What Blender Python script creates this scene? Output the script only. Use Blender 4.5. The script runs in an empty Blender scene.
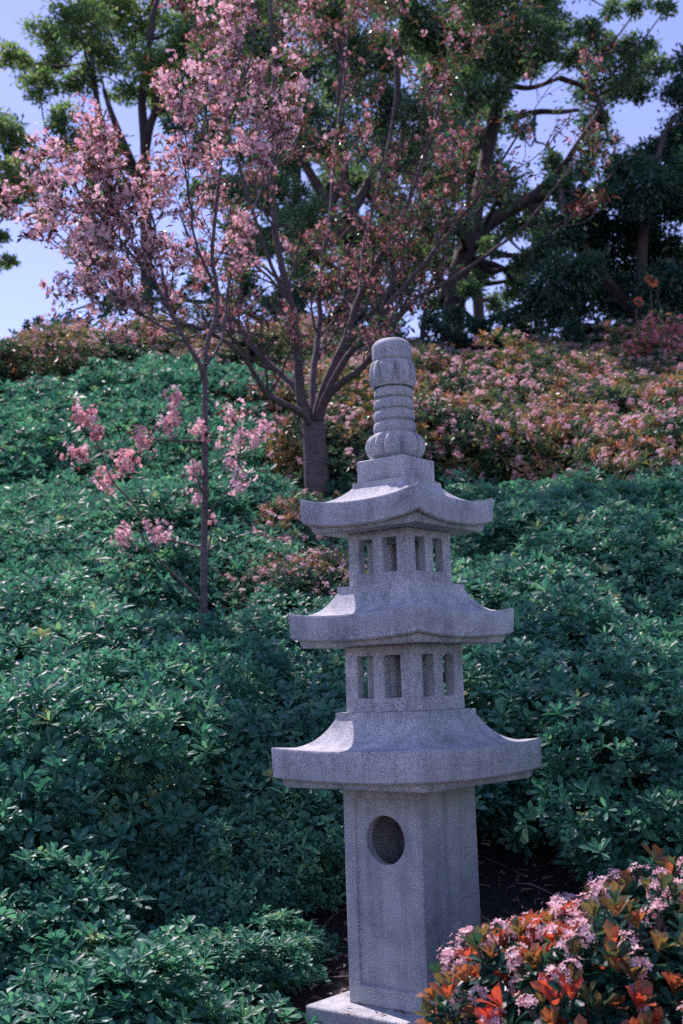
import bpy, bmesh, math, random
import numpy as np
from mathutils import Vector, Matrix

SC = bpy.context.scene
COL = SC.collection
PI = math.pi
R = math.radians

# ------------------------------------------------------------------ camera
FPX = 1200.0
PITCH, ROLL, CAMZ = R(8.2), R(1.9), 1.0
_fwd = np.array([0, math.cos(PITCH), math.sin(PITCH)])
_u0 = np.array([0, -math.sin(PITCH), math.cos(PITCH)])
_r0 = np.array([1.0, 0, 0])
_rt = math.cos(ROLL) * _r0 - math.sin(ROLL) * _u0
_up = math.cos(ROLL) * _u0 + math.sin(ROLL) * _r0


def at(px, py, Y):
    """world point at depth Y that the photograph shows at (px, py)"""
    d = _fwd + (px - 341.5) / FPX * _rt - (py - 512) / FPX * _up
    return np.array([0, 0, CAMZ]) + d * (Y / d[1])


cam_d = bpy.data.cameras.new('camera')
cam = bpy.data.objects.new('camera', cam_d)
COL.objects.link(cam)
SC.camera = cam
m = Matrix(((_rt[0], _up[0], -_fwd[0], 0), (_rt[1], _up[1], -_fwd[1], 0), (_rt[2], _up[2], -_fwd[2], CAMZ), (0, 0, 0, 1)))
cam.matrix_world = m
cam_d.sensor_fit = 'VERTICAL'
cam_d.sensor_height = 36
cam_d.lens = FPX / 1024 * 36
cam_d.clip_start = 0.05
cam_d.clip_end = 2000
cam_d.dof.use_dof = True
cam_d.dof.focus_distance = 3.6
cam_d.dof.aperture_fstop = 5.0

# ------------------------------------------------------------------ light
SUN_AZ = R(-36)
SUN_EL = R(56)
w = bpy.data.worlds.new('World')
SC.world = w
w.use_nodes = True
nt = w.node_tree
nt.nodes.clear()
sky = nt.nodes.new('ShaderNodeTexSky')
sky.sky_type = 'NISHITA'
sky.sun_disc = False
sky.sun_elevation = SUN_EL
sky.sun_rotation = SUN_AZ
sky.air_density = 1.0
sky.dust_density = 0.35
sky.ozone_density = 1.5
sky.altitude = 1200
mx = nt.nodes.new('ShaderNodeMix')
mx.data_type = 'RGBA'
mx.blend_type = 'MULTIPLY'
mx.inputs[0].default_value = 1
mx.inputs[7].default_value = (1.0, 0.77, 0.97, 1)
bg = nt.nodes.new('ShaderNodeBackground')
bg.inputs['Strength'].default_value = 0.135
wo = nt.nodes.new('ShaderNodeOutputWorld')
nt.links.new(sky.outputs[0], mx.inputs[6])
nt.links.new(mx.outputs[2], bg.inputs['Color'])
nt.links.new(bg.outputs[0], wo.inputs[0])
sd = bpy.data.lights.new('sun', 'SUN')
sd.energy = 3.4
sd.angle = R(0.53)
sd.color = (1.0, 0.83, 0.87)
sun = bpy.data.objects.new('sun', sd)
COL.objects.link(sun)
sv = Vector((math.cos(SUN_EL) * math.sin(SUN_AZ), math.cos(SUN_EL) * math.cos(SUN_AZ), math.sin(SUN_EL)))
sun.rotation_euler = sv.to_track_quat('Z', 'Y').to_euler()
sun.location = (0, 0, 30)
vs = SC.view_settings
vs.view_transform = 'Standard'
vs.look = 'None'
vs.exposure = 0.95
vs.gamma = 1
SC.cycles.use_denoising = False
SC.cycles.max_bounces = 6
SC.cycles.diffuse_bounces = 3
SC.cycles.glossy_bounces = 2
SC.cycles.transmission_bounces = 2
SC.cycles.caustics_reflective = False
SC.cycles.caustics_refractive = False
SC.cycles.sample_clamp_indirect = 2.0
SC.cycles.sample_clamp_direct = 6.0


# ------------------------------------------------------------------ tagging
def tag(o, label=None, cat=None, group=None, kind=None):
    if label: o['label'] = label
    if cat: o['category'] = cat
    if group: o['group'] = group
    if kind: o['kind'] = kind
    return o


def empty(name, loc, rz=0.0):
    o = bpy.data.objects.new(name, None)
    COL.objects.link(o)
    o.location = loc
    o.rotation_euler = (0, 0, rz)
    o.empty_display_size = 0.1
    return o


def link(name, me, parent=None):
    o = bpy.data.objects.new(name, me)
    COL.objects.link(o)
    if parent is not None:
        o.parent = parent
    return o


# ------------------------------------------------------------------ mesh builder (numpy)
class MB:
    def __init__(s):
        s.v, s.f, s.t, s.n = [], [], [], 0      # verts, list of (k-gon index arrays), tint arrays

    def add(s, V, F, tint=None):
        """V (n,3); F (m,k) indices; tint (m,) per face"""
        s.v.append(V)
        s.f.append(np.asarray(F, dtype=np.int64) + s.n)
        s.t.append(np.full(len(F), 0.5) if tint is None else np.asarray(tint, float))
        s.n += len(V)

    def mesh(s, name, mats, smooth=False, loc=None):
        me = bpy.data.meshes.new(name)
        V = np.concatenate(s.v).astype(np.float32)
        if loc is not None:
            V = V - np.asarray(loc, np.float32)
        me.vertices.add(len(V))
        me.vertices.foreach_set('co', V.ravel())
        loops = np.concatenate([f.ravel() for f in s.f]).astype(np.int32)
        tot = np.concatenate([np.full(len(f), f.shape[1]) for f in s.f]).astype(np.int32)
        st = np.concatenate([[0], np.cumsum(tot)[:-1]]).astype(np.int32)
        me.loops.add(len(loops))
        me.loops.foreach_set('vertex_index', loops)
        me.polygons.add(len(tot))
        me.polygons.foreach_set('loop_start', st)
        me.polygons.foreach_set('loop_total', tot)
        me.polygons.foreach_set('use_smooth', np.full(len(tot), smooth))
        a = me.attributes.new('tint', 'FLOAT', 'FACE')
        a.data.foreach_set('value', np.concatenate(s.t).astype(np.float32))
        me.materials.append(mats)
        me.update(calc_edges=True)
        return me


def nrm(a):
    return a / np.maximum(np.linalg.norm(a, axis=-1, keepdims=True), 1e-9)


def perp(rng, D):
    r = rng.normal(size=D.shape)
    return nrm(np.cross(D, r))


def add_leaves(mb, P, D, N, L, W, tint, detail=True, fold=0.16, droop=0.12):
    """leaves from base points P along D, upper side N"""
    n = len(P)
    if n == 0: return
    D = nrm(D)
    B = nrm(np.cross(D, N))
    N = np.cross(B, D)
    L = np.broadcast_to(L, (n,))[:, None, None]
    W = np.broadcast_to(W, (n,))[:, None, None]
    if detail:
        T = np.array([[0, 0, 0], [.36, .30, .7], [.80, .48, 1], [1, 0, -.3], [.80, -.48, 1], [.36, -.30, .7], [.6, 0, 0.15]])
        k = 7
    else:
        T = np.array([[0, 0, 0], [.62, .5, .9], [1, 0, -.4], [.62, -.5, .9]])
        k = 4
    V = P[:, None, :] + T[None, :, 0:1] * L * D[:, None, :] + T[None, :, 1:2] * W * B[:, None, :] \
        + (T[None, :, 2:3] * fold * W - (T[None, :, 0:1] ** 2) * droop * L) * N[:, None, :]
    V = V.reshape(-1, 3)
    base = (np.arange(n) * k)[:, None]
    tint = np.broadcast_to(tint, (n,))
    if detail:
        q = np.concatenate([base + np.array([0, 1, 2, 6]), base + np.array([0, 6, 4, 5])])
        t = np.concatenate([base + np.array([6, 2, 3]), base + np.array([6, 3, 4])])
        mb.add(V, q, np.concatenate([tint, tint]))
        mb.n -= len(V)
        mb.v.append(np.zeros((0, 3)))
        mb.f.append(t + mb.n)
        mb.t.append(np.concatenate([tint, tint]))
        mb.n += len(V)
    else:
        mb.add(V, base + np.array([0, 1, 2, 3]), tint)


def rosettes(mb, rng, P, A, k, L, W, tint, detail=True, a0=30, a1=85, tj=0.06, lj=.2):
    """k leaves whorled round every shoot tip P with axis A"""
    n = len(P)
    A = nrm(A)
    U = perp(rng, A)
    Vv = np.cross(A, U)
    ph0 = rng.uniform(0, 2 * PI, n)
    tint = np.broadcast_to(tint, (n,))
    L = np.broadcast_to(L, (n,))
    W = np.broadcast_to(W, (n,))
    for i in range(k):
        ph = ph0 + i * 2.399963
        rad = np.cos(ph)[:, None] * U + np.sin(ph)[:, None] * Vv
        a = R(a0) + (R(a1) - R(a0)) * (i + rng.uniform(0, 1, n)) / k
        D = A * np.cos(a)[:, None] + rad * np.sin(a)[:, None]
        N = A * np.sin(a)[:, None] - rad * np.cos(a)[:, None]
        N = nrm(N + rng.normal(0, .25, (n, 3)))
        s = (0.72 + 0.4 * i / k) * rng.uniform(1 - lj, 1 + lj, n)
        base = P - A * (0.2 * L * i / k)[:, None]
        add_leaves(mb, base, D, N, L * s, W * s, tint + rng.normal(0, tj, n) - .12 * i / k, detail)


def add_flowers(mb, rng, P, A, rad, tint, petals=5, cup=0.35, width=.62):
    """open flowers: five rhombic petals round a centre"""
    n = len(P)
    if n == 0: return
    A = nrm(A)
    U = perp(rng, A)
    V = np.cross(A, U)
    rad = np.broadcast_to(rad, (n,))
    tint = np.broadcast_to(tint, (n,))
    vs_ = [P]
    for i in range(petals):
        ph = 2 * PI * i / petals
        e = math.cos(ph) * U + math.sin(ph) * V
        g = -math.sin(ph) * U + math.cos(ph) * V
        r = rad[:, None] * rng.uniform(.85, 1.1, (n, 1))
        vs_ += [P + e * r * .6 + g * r * width * .5 + A * r * cup * .5, P + e * r + A * r * cup * .7, P + e * r * .6 - g * r * width * .5 + A * r * cup * .5]
    Vt = np.stack(vs_, 1)
    k = 1 + 3 * petals
    b = (np.arange(n) * k)[:, None]
    F = np.concatenate([b + np.array([0, 1 + 3 * i, 2 + 3 * i, 3 + 3 * i]) for i in range(petals)])
    mb.add(Vt.reshape(-1, 3), F, np.tile(tint, petals) + rng.normal(0, .05, n * petals))


def smooth_line(pts, rad, sub=4):
    pts = [np.asarray(p, float) for p in pts]
    P = [2 * pts[0] - pts[1]] + pts + [2 * pts[-1] - pts[-2]]
    out, ro = [], []
    for i in range(1, len(P) - 2):
        for j in range(sub):
            t = j / sub
            a, b, c, d = P[i - 1], P[i], P[i + 1], P[i + 2]
            out.append(.5 * ((2 * b) + (-a + c) * t + (2 * a - 5 * b + 4 * c - d) * t * t + (-a + 3 * b - 3 * c + d) * t ** 3))
            ro.append(rad[i - 1] + (rad[i] - rad[i - 1]) * t)
    out.append(pts[-1]); ro.append(rad[-1])
    return np.array(out), np.array(ro)


def add_tube(mb, pts, rad, sides=6, tint=.5, cap=True):
    pts = np.asarray(pts, float)
    n = len(pts)
    rad = np.broadcast_to(rad, (n,))
    T = np.zeros_like(pts)
    T[1:-1] = pts[2:] - pts[:-2]; T[0] = pts[1] - pts[0]; T[-1] = pts[-1] - pts[-2]
    T = nrm(T)
    ref = np.array([0.0, 0, 1]) if abs(T[0][2]) < .9 else np.array([1.0, 0, 0])
    U = np.cross(T[0], ref); U /= np.linalg.norm(U)
    rings = []
    for i in range(n):
        U = U - T[i] * (U @ T[i]); U /= max(np.linalg.norm(U), 1e-9)
        V = np.cross(T[i], U)
        ang = np.arange(sides) * 2 * PI / sides
        rings.append(pts[i] + rad[i] * (np.cos(ang)[:, None] * U + np.sin(ang)[:, None] * V))
    Vt = np.concatenate(rings)
    F = []
    for i in range(n - 1):
        for j in range(sides):
            k = (j + 1) % sides
            F.append((i * sides + j, i * sides + k, (i + 1) * sides + k, (i + 1) * sides + j))
    mb.add(Vt, F, np.full(len(F), tint))


# ------------------------------------------------------------------ materials
def new_mat(name):
    mt = bpy.data.materials.new(name)
    mt.use_nodes = True
    n = mt.node_tree
    n.nodes.clear()
    out = n.nodes.new('ShaderNodeOutputMaterial')
    return mt, n, out


def ramp(n, stops, fac):
    r = n.nodes.new('ShaderNodeValToRGB')
    e = r.color_ramp.elements
    while len(e) < len(stops): e.new(0.5)
    for el, (p, c) in zip(e, stops):
        el.position = p
        el.color = (*c, 1)
    n.links.new(fac, r.inputs[0])
    return r.outputs[0]


def leaf_mat(name, stops, rough=.35, trans=.25, tcol=(1.2, 1.3, .6), spec=.5):
    mt, n, out = new_mat(name)
    a = n.nodes.new('ShaderNodeAttribute'); a.attribute_name = 'tint'
    c = ramp(n, stops, a.outputs['Fac'])
    b = n.nodes.new('ShaderNodeBsdfPrincipled')
    n.links.new(c, b.inputs['Base Color'])
    b.inputs['Roughness'].default_value = rough
    b.inputs['Specular IOR Level'].default_value = spec
    if trans > 0:
        t = n.nodes.new('ShaderNodeBsdfTranslucent')
        mu = n.nodes.new('ShaderNodeMix'); mu.data_type = 'RGBA'; mu.blend_type = 'MULTIPLY'
        mu.inputs[0].default_value = 1
        mu.inputs[7].default_value = (*tcol, 1)
        n.links.new(c, mu.inputs[6])
        n.links.new(mu.outputs[2], t.inputs[0])
        ms = n.nodes.new('ShaderNodeMixShader'); ms.inputs[0].default_value = trans
        n.links.new(b.outputs[0], ms.inputs[1]); n.links.new(t.outputs[0], ms.inputs[2])
        n.links.new(ms.outputs[0], out.inputs[0])
    else:
        n.links.new(b.outputs[0], out.inputs[0])
    return mt


def noise(n, scale, detail=4, rough=.5, vec=None):
    t = n.nodes.new('ShaderNodeTexNoise')
    t.inputs['Scale'].default_value = scale
    t.inputs['Detail'].default_value = detail
    t.inputs['Roughness'].default_value = rough
    if vec is not None: n.links.new(vec, t.inputs['Vector'])
    return t


def granite_mat():
    mt, n, out = new_mat('granite')
    tc = n.nodes.new('ShaderNodeTexCoord')
    v = tc.outputs['Object']
    n1 = noise(n, 260, 2, .5, v)
    c1 = ramp(n, [(.28, (.15, .16, .165)), (.40, (.39, .405, .41)), (.56, (.55, .57, .57)), (.70, (.74, .76, .76))], n1.outputs['Fac'])
    n2 = noise(n, 9, 6, .65, v)
    c2 = ramp(n, [(.30, (.55, .58, .60)), (.42, (.80, .82, .83)), (.62, (1.04, 1.03, 1.03)), (.75, (1.14, 1.12, 1.10))], n2.outputs['Fac'])
    mu = n.nodes.new('ShaderNodeMix'); mu.data_type = 'RGBA'; mu.blend_type = 'MULTIPLY'; mu.inputs[0].default_value = 1
    n.links.new(c1, mu.inputs[6]); n.links.new(c2, mu.inputs[7])
    # weather streaks: stretched noise
    mp = n.nodes.new('ShaderNodeMapping'); mp.inputs['Scale'].default_value = (26, 26, 2.2)
    n.links.new(v, mp.inputs[0])
    n3 = noise(n, 1.0, 4, .6, mp.outputs[0])
    c3 = ramp(n, [(.36, (.52, .56, .58)), (.54, (1, 1, 1))], n3.outputs['Fac'])
    m2 = n.nodes.new('ShaderNodeMix'); m2.data_type = 'RGBA'; m2.blend_type = 'MULTIPLY'; m2.inputs[0].default_value = .5
    n.links.new(mu.outputs[2], m2.inputs[6]); n.links.new(c3, m2.inputs[7])
    b = n.nodes.new('ShaderNodeBsdfPrincipled')
    n.links.new(m2.outputs[2], b.inputs['Base Color'])
    b.inputs['Roughness'].default_value = .85
    b.inputs['Specular IOR Level'].default_value = .25
    n4 = noise(n, 150, 5, .75, v)
    bp = n.nodes.new('ShaderNodeBump'); bp.inputs['Strength'].default_value = .55; bp.inputs['Distance'].default_value = .004
    n.links.new(n4.outputs['Fac'], bp.inputs['Height'])
    n.links.new(bp.outputs[0], b.inputs['Normal'])
    n.links.new(b.outputs[0], out.inputs[0])
    return mt


def bark_mat(name, c_a, c_b, sc=(30, 30, 90)):
    mt, n, out = new_mat(name)
    tc = n.nodes.new('ShaderNodeTexCoord')
    mp = n.nodes.new('ShaderNodeMapping'); mp.inputs['Scale'].default_value = sc
    n.links.new(tc.outputs['Object'], mp.inputs[0])
    a = noise(n, 1, 6, .65, mp.outputs[0])
    c = ramp(n, [(.32, c_a), (.68, c_b)], a.outputs['Fac'])
    b = n.nodes.new('ShaderNodeBsdfPrincipled')
    n.links.new(c, b.inputs['Base Color'])
    b.inputs['Roughness'].default_value = .8
    bp = n.nodes.new('ShaderNodeBump'); bp.inputs['Strength'].default_value = .8; bp.inputs['Distance'].default_value = .01
    n.links.new(a.outputs['Fac'], bp.inputs['Height']); n.links.new(bp.outputs[0], b.inputs['Normal'])
    n.links.new(b.outputs[0], out.inputs[0])
    return mt


def soil_mat():
    mt, n, out = new_mat('mulch')
    tc = n.nodes.new('ShaderNodeTexCoord')
    a = noise(n, 28, 8, .75, tc.outputs['Object'])
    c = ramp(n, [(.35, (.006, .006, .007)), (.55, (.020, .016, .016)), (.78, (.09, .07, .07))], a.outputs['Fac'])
    b = n.nodes.new('ShaderNodeBsdfPrincipled')
    n.links.new(c, b.inputs['Base Color']); b.inputs['Roughness'].default_value = .95
    bp = n.nodes.new('ShaderNodeBump'); bp.inputs['Strength'].default_value = 1; bp.inputs['Distance'].default_value = .03
    n.links.new(a.outputs['Fac'], bp.inputs['Height']); n.links.new(bp.outputs[0], b.inputs['Normal'])
    n.links.new(b.outputs[0], out.inputs[0])
    return mt


M_STONE = granite_mat()
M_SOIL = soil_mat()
M_LEAF = leaf_mat('glossy_green_leaf', [(0, (.032, .14, .105)), (.38, (.08, .26, .19)), (.66, (.16, .39, .25)), (.86, (.30, .50, .24)), (1, (.38, .38, .17))], .44, .42, (.95, 1.2, .85))
M_LEAFB = leaf_mat('mid_green_leaf', [(0, (.038, .15, .11)), (.38, (.09, .28, .20)), (.66, (.17, .41, .26)), (.86, (.32, .52, .25)), (1, (.40, .38, .18))], .46, .42, (.95, 1.2, .85))
M_HAW = leaf_mat('bronze_green_leaf', [(0, (.03, .10, .065)), (.30, (.06, .17, .09)), (.48, (.18, .23, .10)), (.66, (.34, .23, .12)), (1, (.52, .26, .17))], .42, .35, (1.3, 1, .6))
M_HAWN = leaf_mat('near_hawthorn_leaf', [(0, (.012, .08, .06)), (.35, (.03, .13, .08)), (.5, (.20, .19, .075)), (.62, (.38, .19, .085)), (.82, (.50, .15, .08)), (1, (.55, .09, .06))], .36, .45, (1.3, .9, .6))
M_HFLOW = leaf_mat('pale_pink_petal', [(0, (.58, .16, .19)), (.35, (.78, .44, .46)), (1, (.94, .76, .76))], .6, .42, (1.05, .95, 1))
M_CHERRY = leaf_mat('cherry_petal', [(0, (.50, .14, .15)), (.25, (.74, .36, .38)), (.6, (.87, .58, .60)), (1, (.94, .80, .82))], .6, .5, (1.05, .95, 1))
M_CHERRYD = leaf_mat('faded_cherry_petal', [(0, (.25, .08, .08)), (.35, (.46, .20, .20)), (.7, (.68, .40, .40)), (1, (.90, .70, .72))], .6, .45, (1.05, .9, .95))
M_YLEAF = leaf_mat('young_cherry_leaf', [(0, (.10, .045, .045)), (.40, (.17, .08, .07)), (.52, (.11, .14, .06)), (1, (.06, .26, .10))], .4, .35, (1.3, 1.1, .6))
M_CAMPH = leaf_mat('camphor_leaf', [(0, (.06, .13, .085)), (.5, (.15, .27, .14)), (.8, (.30, .38, .18)), (1, (.48, .38, .24))], .5, .55)
M_DARK = leaf_mat('dark_tree_leaf', [(0, (.012, .05, .042)), (.5, (.03, .10, .072)), (.85, (.07, .17, .10)), (1, (.10, .20, .08))], .5, .22)
M_MID = leaf_mat('mid_tree_leaf', [(0, (.04, .11, .085)), (.5, (.11, .22, .145)), (.85, (.23, .34, .19)), (1, (.34, .36, .22))], .5, .40)
M_RUST = leaf_mat('rusty_leaf', [(0, (.16, .04, .025)), (1, (.34, .10, .05))], .6, .2, (1.2, 1, .8))
M_HOTP = leaf_mat('deep_pink_petal', [(0, (.42, .07, .10)), (1, (.78, .30, .34))], .6, .3, (1, 1, 1))
M_ORANGE = leaf_mat('orange_petal', [(0, (.75, .16, .06)), (1, (.85, .30, .14))], .6, .3, (1, 1, 1))
M_LITTER = leaf_mat('dry_leaf', [(0, (.06, .035, .03)), (.5, (.26, .18, .16)), (1, (.60, .48, .46))], .7, .0)
M_BARK = bark_mat('cherry_bark', (.045, .036, .040), (.15, .12, .125), (18, 18, 70))
M_TWIG = bark_mat('twig_bark', (.06, .045, .045), (.13, .10, .10))
M_BARKD = bark_mat('dark_bark', (.022, .018, .018), (.07, .056, .055), (8, 8, 3))


# ------------------------------------------------------------------ terrain
HY = [-60, 0, 2.6, 3.7, 4.5, 5.5, 7, 9, 11, 14, 15.5, 18, 40, 900]
HZ = [-1.2, -.35, -.12, 0, .26, .64, 1.20, 1.98, 2.84, 4.27, 4.75, 4.85, 4.4, 2.0]


def H(x, y):
    z = np.interp(y, HY, HZ)
    b = np.clip((np.asarray(y) - 4.0) / 3, 0, 1)
    return z + b * (.10 * np.sin(x * .9 + y * .7) + .06 * np.sin(x * 1.7 - y * 1.3 + 2)) + .012 * np.sin(x * 7 + 1) * np.sin(y * 6.1)


def ground():
    xs = np.concatenate([[-900, -300, -100, -50, -25], np.arange(-14, 14.01, .2), [25, 50, 100, 300, 900]])
    ys = np.concatenate([[-60, -20, -8], np.arange(-3, 20.01, .2), [25, 32, 40, 80, 200, 500, 900]])
    X, Y = np.meshgrid(xs, ys)
    Z = H(X, Y)
    V = np.stack([X, Y, Z], -1).reshape(-1, 3)
    nx, ny = len(xs), len(ys)
    i, j = np.meshgrid(np.arange(nx - 1), np.arange(ny - 1))
    a = (j * nx + i).ravel()
    F = np.stack([a, a + 1, a + nx + 1, a + nx], 1)
    mb = MB(); mb.add(V, F)
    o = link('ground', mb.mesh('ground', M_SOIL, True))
    tag(o, kind='structure')


ground()


def litter():
    rng = np.random.default_rng(5)
    n = 15000
    x = rng.uniform(-2.6, 2.8, n); y = rng.uniform(2.0, 6.0, n)
    P = np.stack([x, y, H(x, y) + rng.uniform(.002, .02, n)], 1)
    ph = rng.uniform(0, 2 * PI, n)
    D = np.stack([np.cos(ph), np.sin(ph), rng.normal(.1, .25, n)], 1)
    N = np.stack([rng.normal(0, .35, n), rng.normal(0, .35, n), np.ones(n)], 1)
    mb = MB()
    L = rng.uniform(.015, .055, n)
    add_leaves(mb, P, D, N, L, L * rng.uniform(.25, .5, n), rng.uniform(0, 1, n) ** 1.6, True, fold=.3)
    # some of it has blown on to the base slab
    k_ = 60
    Q = np.stack([PX + rng.uniform(-.2, .2, k_), PY + rng.uniform(-.2, .2, k_), np.full(k_, .0845)], 1)
    ph2 = rng.uniform(0, 2 * PI, k_)
    add_leaves(mb, Q, np.stack([np.cos(ph2), np.sin(ph2), np.zeros(k_)], 1), np.tile([0, 0, 1.0], (k_, 1)), rng.uniform(.012, .03, k_), .009, rng.uniform(0, .8, k_), True, fold=.2, droop=0)
    for q in range(700):
        a = np.array([rng.uniform(-2.4, 2.6), rng.uniform(2.6, 5.6), 0]); a[2] = H(a[0], a[1]) + .012
        ph_ = rng.uniform(0, 2 * PI); l_ = rng.uniform(.05, .22)
        d_ = np.array([math.cos(ph_), math.sin(ph_), 0])
        b_ = a + d_ * l_; b_[2] = H(b_[0], b_[1]) + .015
        m_ = (a + b_) / 2 + rng.normal(0, .012, 3); m_[2] += .012
        add_tube(mb, [a, m_, b_], [.0022, .003, .0015], 4, rng.uniform(.1, .8))
    o = link('leaf_litter', mb.mesh('leaf_litter', M_LITTER))
    tag(o, 'dry brown leaf litter, chips and twigs scattered on the dark soil', 'leaf litter', kind='stuff')


# ------------------------------------------------------------------ stone pagoda
PX, PY = 0.176, 3.7
litter()
YAW = R(39.5)
pag = empty('stone_pagoda', (PX, PY, 0), -YAW)
tag(pag, 'grey granite pagoda lantern with three curved roofs and a ringed finial', 'stone pagoda')
# local axes: -Y is the left visible face after the turn, +X the right visible face


def bm_obj(name, bm, bevel=0.0, seg=2, mat=None, smooth=False, parent=pag):
    me = bpy.data.meshes.new(name)
    bm.to_mesh(me); bm.free()
    me.materials.append(mat or M_STONE)
    o = link(name, me, parent)
    if smooth:
        for p in me.polygons: p.use_smooth = True
    if bevel:
        b = o.modifiers.new('bevel', 'BEVEL'); b.width = bevel; b.segments = seg; b.limit_method = 'ANGLE'; b.angle_limit = R(35)
    return o


def bm_box(bm, x0, x1, y0, y1, z0, z1):
    vs_ = [bm.verts.new((x, y, z)) for z in (z0, z1) for x, y in ((x0, y0), (x1, y0), (x1, y1), (x0, y1))]
    for f in ((3, 2, 1, 0), (4, 5, 6, 7), (0, 1, 5, 4), (1, 2, 6, 5), (2, 3, 7, 6), (3, 0, 4, 7)):
        bm.faces.new([vs_[i] for i in f])


def carve(name, base, cutters, bevel):
    """base bmesh minus cutter bmeshes, as one mesh under the pagoda"""
    def tmp(b):
        me = bpy.data.meshes.new('tmp'); b.to_mesh(me); b.free()
        o = bpy.data.objects.new('tmp', me); COL.objects.link(o); return o
    o = tmp(base)
    cs = [tmp(c) for c in cutters]
    for c in cs:
        md = o.modifiers.new('b', 'BOOLEAN'); md.operation = 'DIFFERENCE'; md.object = c; md.solver = 'EXACT'
    dg = bpy.context.evaluated_depsgraph_get(); dg.update()
    me = bpy.data.meshes.new_from_object(o.evaluated_get(dg))
    for c in cs + [o]:
        d = c.data; bpy.data.objects.remove(c); bpy.data.meshes.remove(d)
    me.name = name
    me.materials.clear(); me.materials.append(M_STONE)
    r = link(name, me, pag)
    if bevel:
        b = r.modifiers.new('bevel', 'BEVEL'); b.width = bevel; b.segments = 2; b.limit_method = 'ANGLE'; b.angle_limit = R(40)
    return r


def window_box(S, z0, z1, wz0, wz1):
    h = S / 2
    base = bmesh.new(); bm_box(base, -h, h, -h, h, z0, z1)
    inner = bmesh.new(); t = S * .13
    bm_box(inner, -h + t, h - t, -h + t, h - t, wz0 - .006, wz1 + .006)
    cut = [inner]
    ww = S * .235
    for sx in (-1, 1):
        c = sx * S * .20
        b = bmesh.new(); bm_box(b, c - ww / 2, c + ww / 2, -h - .05, h + .05, wz0, wz1); cut.append(b)
        b = bmesh.new(); bm_box(b, -h - .05, h + .05, c - ww / 2 + .0007, c + ww / 2 - .0007, wz0 + .0007, wz1 - .0007); cut.append(b)
    return carve('window_box', base, cut, .004)


def roof(yaw, S, rin, z_in, z_edge, up, thick, z_under, r_under, ex, plate_z, plate_S):
    """square flared roof, corners turned up. S side; rin inner half-side; z_* heights"""
    NS = 24
    Ro = S / 2
    prof = []          # (half-side, z, upturn factor)
    n = 16
    for i in range(n + 1):
        t = i / n
        drop = 1 - (1 - t) ** ex
        prof.append((rin + (Ro - rin) * t, z_in + (z_edge - z_in) * drop, up * t ** 2.6))
    prof[-1] = (Ro - .002, prof[-1][1] - .000, prof[-1][2])
    prof.append((Ro, z_edge - .004, up * .98))
    prof.append((Ro - .001, z_edge - thick * .5, up * .93))
    prof.append((Ro - .003, z_edge - thick + .005, up * .88))
    prof.append((Ro - .008, z_edge - thick, up * .86))
    prof.append((Ro - .020, z_edge - thick + .001, up * .84))
    prof.append((Ro - .022, z_edge - thick - .001, up * .80))
    prof.append((Ro - .024, z_under + .006, up * .25))
    prof.append((Ro - .030, z_under, 0))
    prof.append((r_under, z_under, 0))
    V, F = [], []
    for (r, z, u) in prof:
        for s in range(4):
            for j in range(NS):
                q = -1 + 2 * j / NS
                a = (q * r, -r) if s == 0 else (r, q * r) if s == 1 else (-q * r, r) if s == 2 else (-r, -q * r)
                V.append((a[0], a[1], z + u * abs(q) ** 2.4))
    m_ = 4 * NS
    for i in range(len(prof) - 1):
        for j in range(m_):
            k = (j + 1) % m_
            F.append((i * m_ + j, (i + 1) * m_ + j, (i + 1) * m_ + k, i * m_ + k))
    F.append(tuple(range(m_)))
    L0 = (len(prof) - 1) * m_
    F.append(tuple(L0 + j for j in reversed(range(m_))))
    me = bpy.data.meshes.new('roof')
    me.from_pydata(V, [], F); me.update()
    bm = bmesh.new(); bm.from_mesh(me)
    bmesh.ops.recalc_face_normals(bm, faces=bm.faces)
    # platform plate the next storey stands on
    hs = plate_S / 2
    bm_box(bm, -hs, hs, -hs, hs, z_in - .012, plate_z)
    bm.to_mesh(me); bm.free()
    me.materials.append(M_STONE)
    for p in me.polygons: p.use_smooth = True
    o = link('roof', me, pag)
    o.rotation_euler = (0, 0, YAW - R(yaw))
    me.set_sharp_from_angle(angle=R(38))
    return o


Z0 = CAMZ
# base slab
b = bmesh.new(); bm_box(b, -.235, .235, -.235, .235, -.06, Z0 - .919)
bm_obj('base_slab', b, .008, 3)
# body with recessed panel and round light opening
zb0, zb1 = Z0 - .919, Z0 - .298
base = bmesh.new(); bm_box(base, -.1425, .1425, -.1425, .1425, zb0, zb1)
pan = bmesh.new(); bm_box(pan, -.100, .100, -.2, -.1310, zb0 + .055, zb1 - .035)
hole = bmesh.new()
bmesh.ops.create_cone(hole, cap_ends=True, segments=48, radius1=.0695, radius2=.0695, depth=.12,
                      matrix=Matrix.Translation((0.003, -.14, Z0 - .452)) @ Matrix.Rotation(PI / 2, 4, 'X'))
cav = bmesh.new(); bm_box(cav, -.108, .108, -.100, .108, zb0 + .3, zb1 - .03)
carve('lantern_body', base, [pan, hole, cav], .004)
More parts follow.
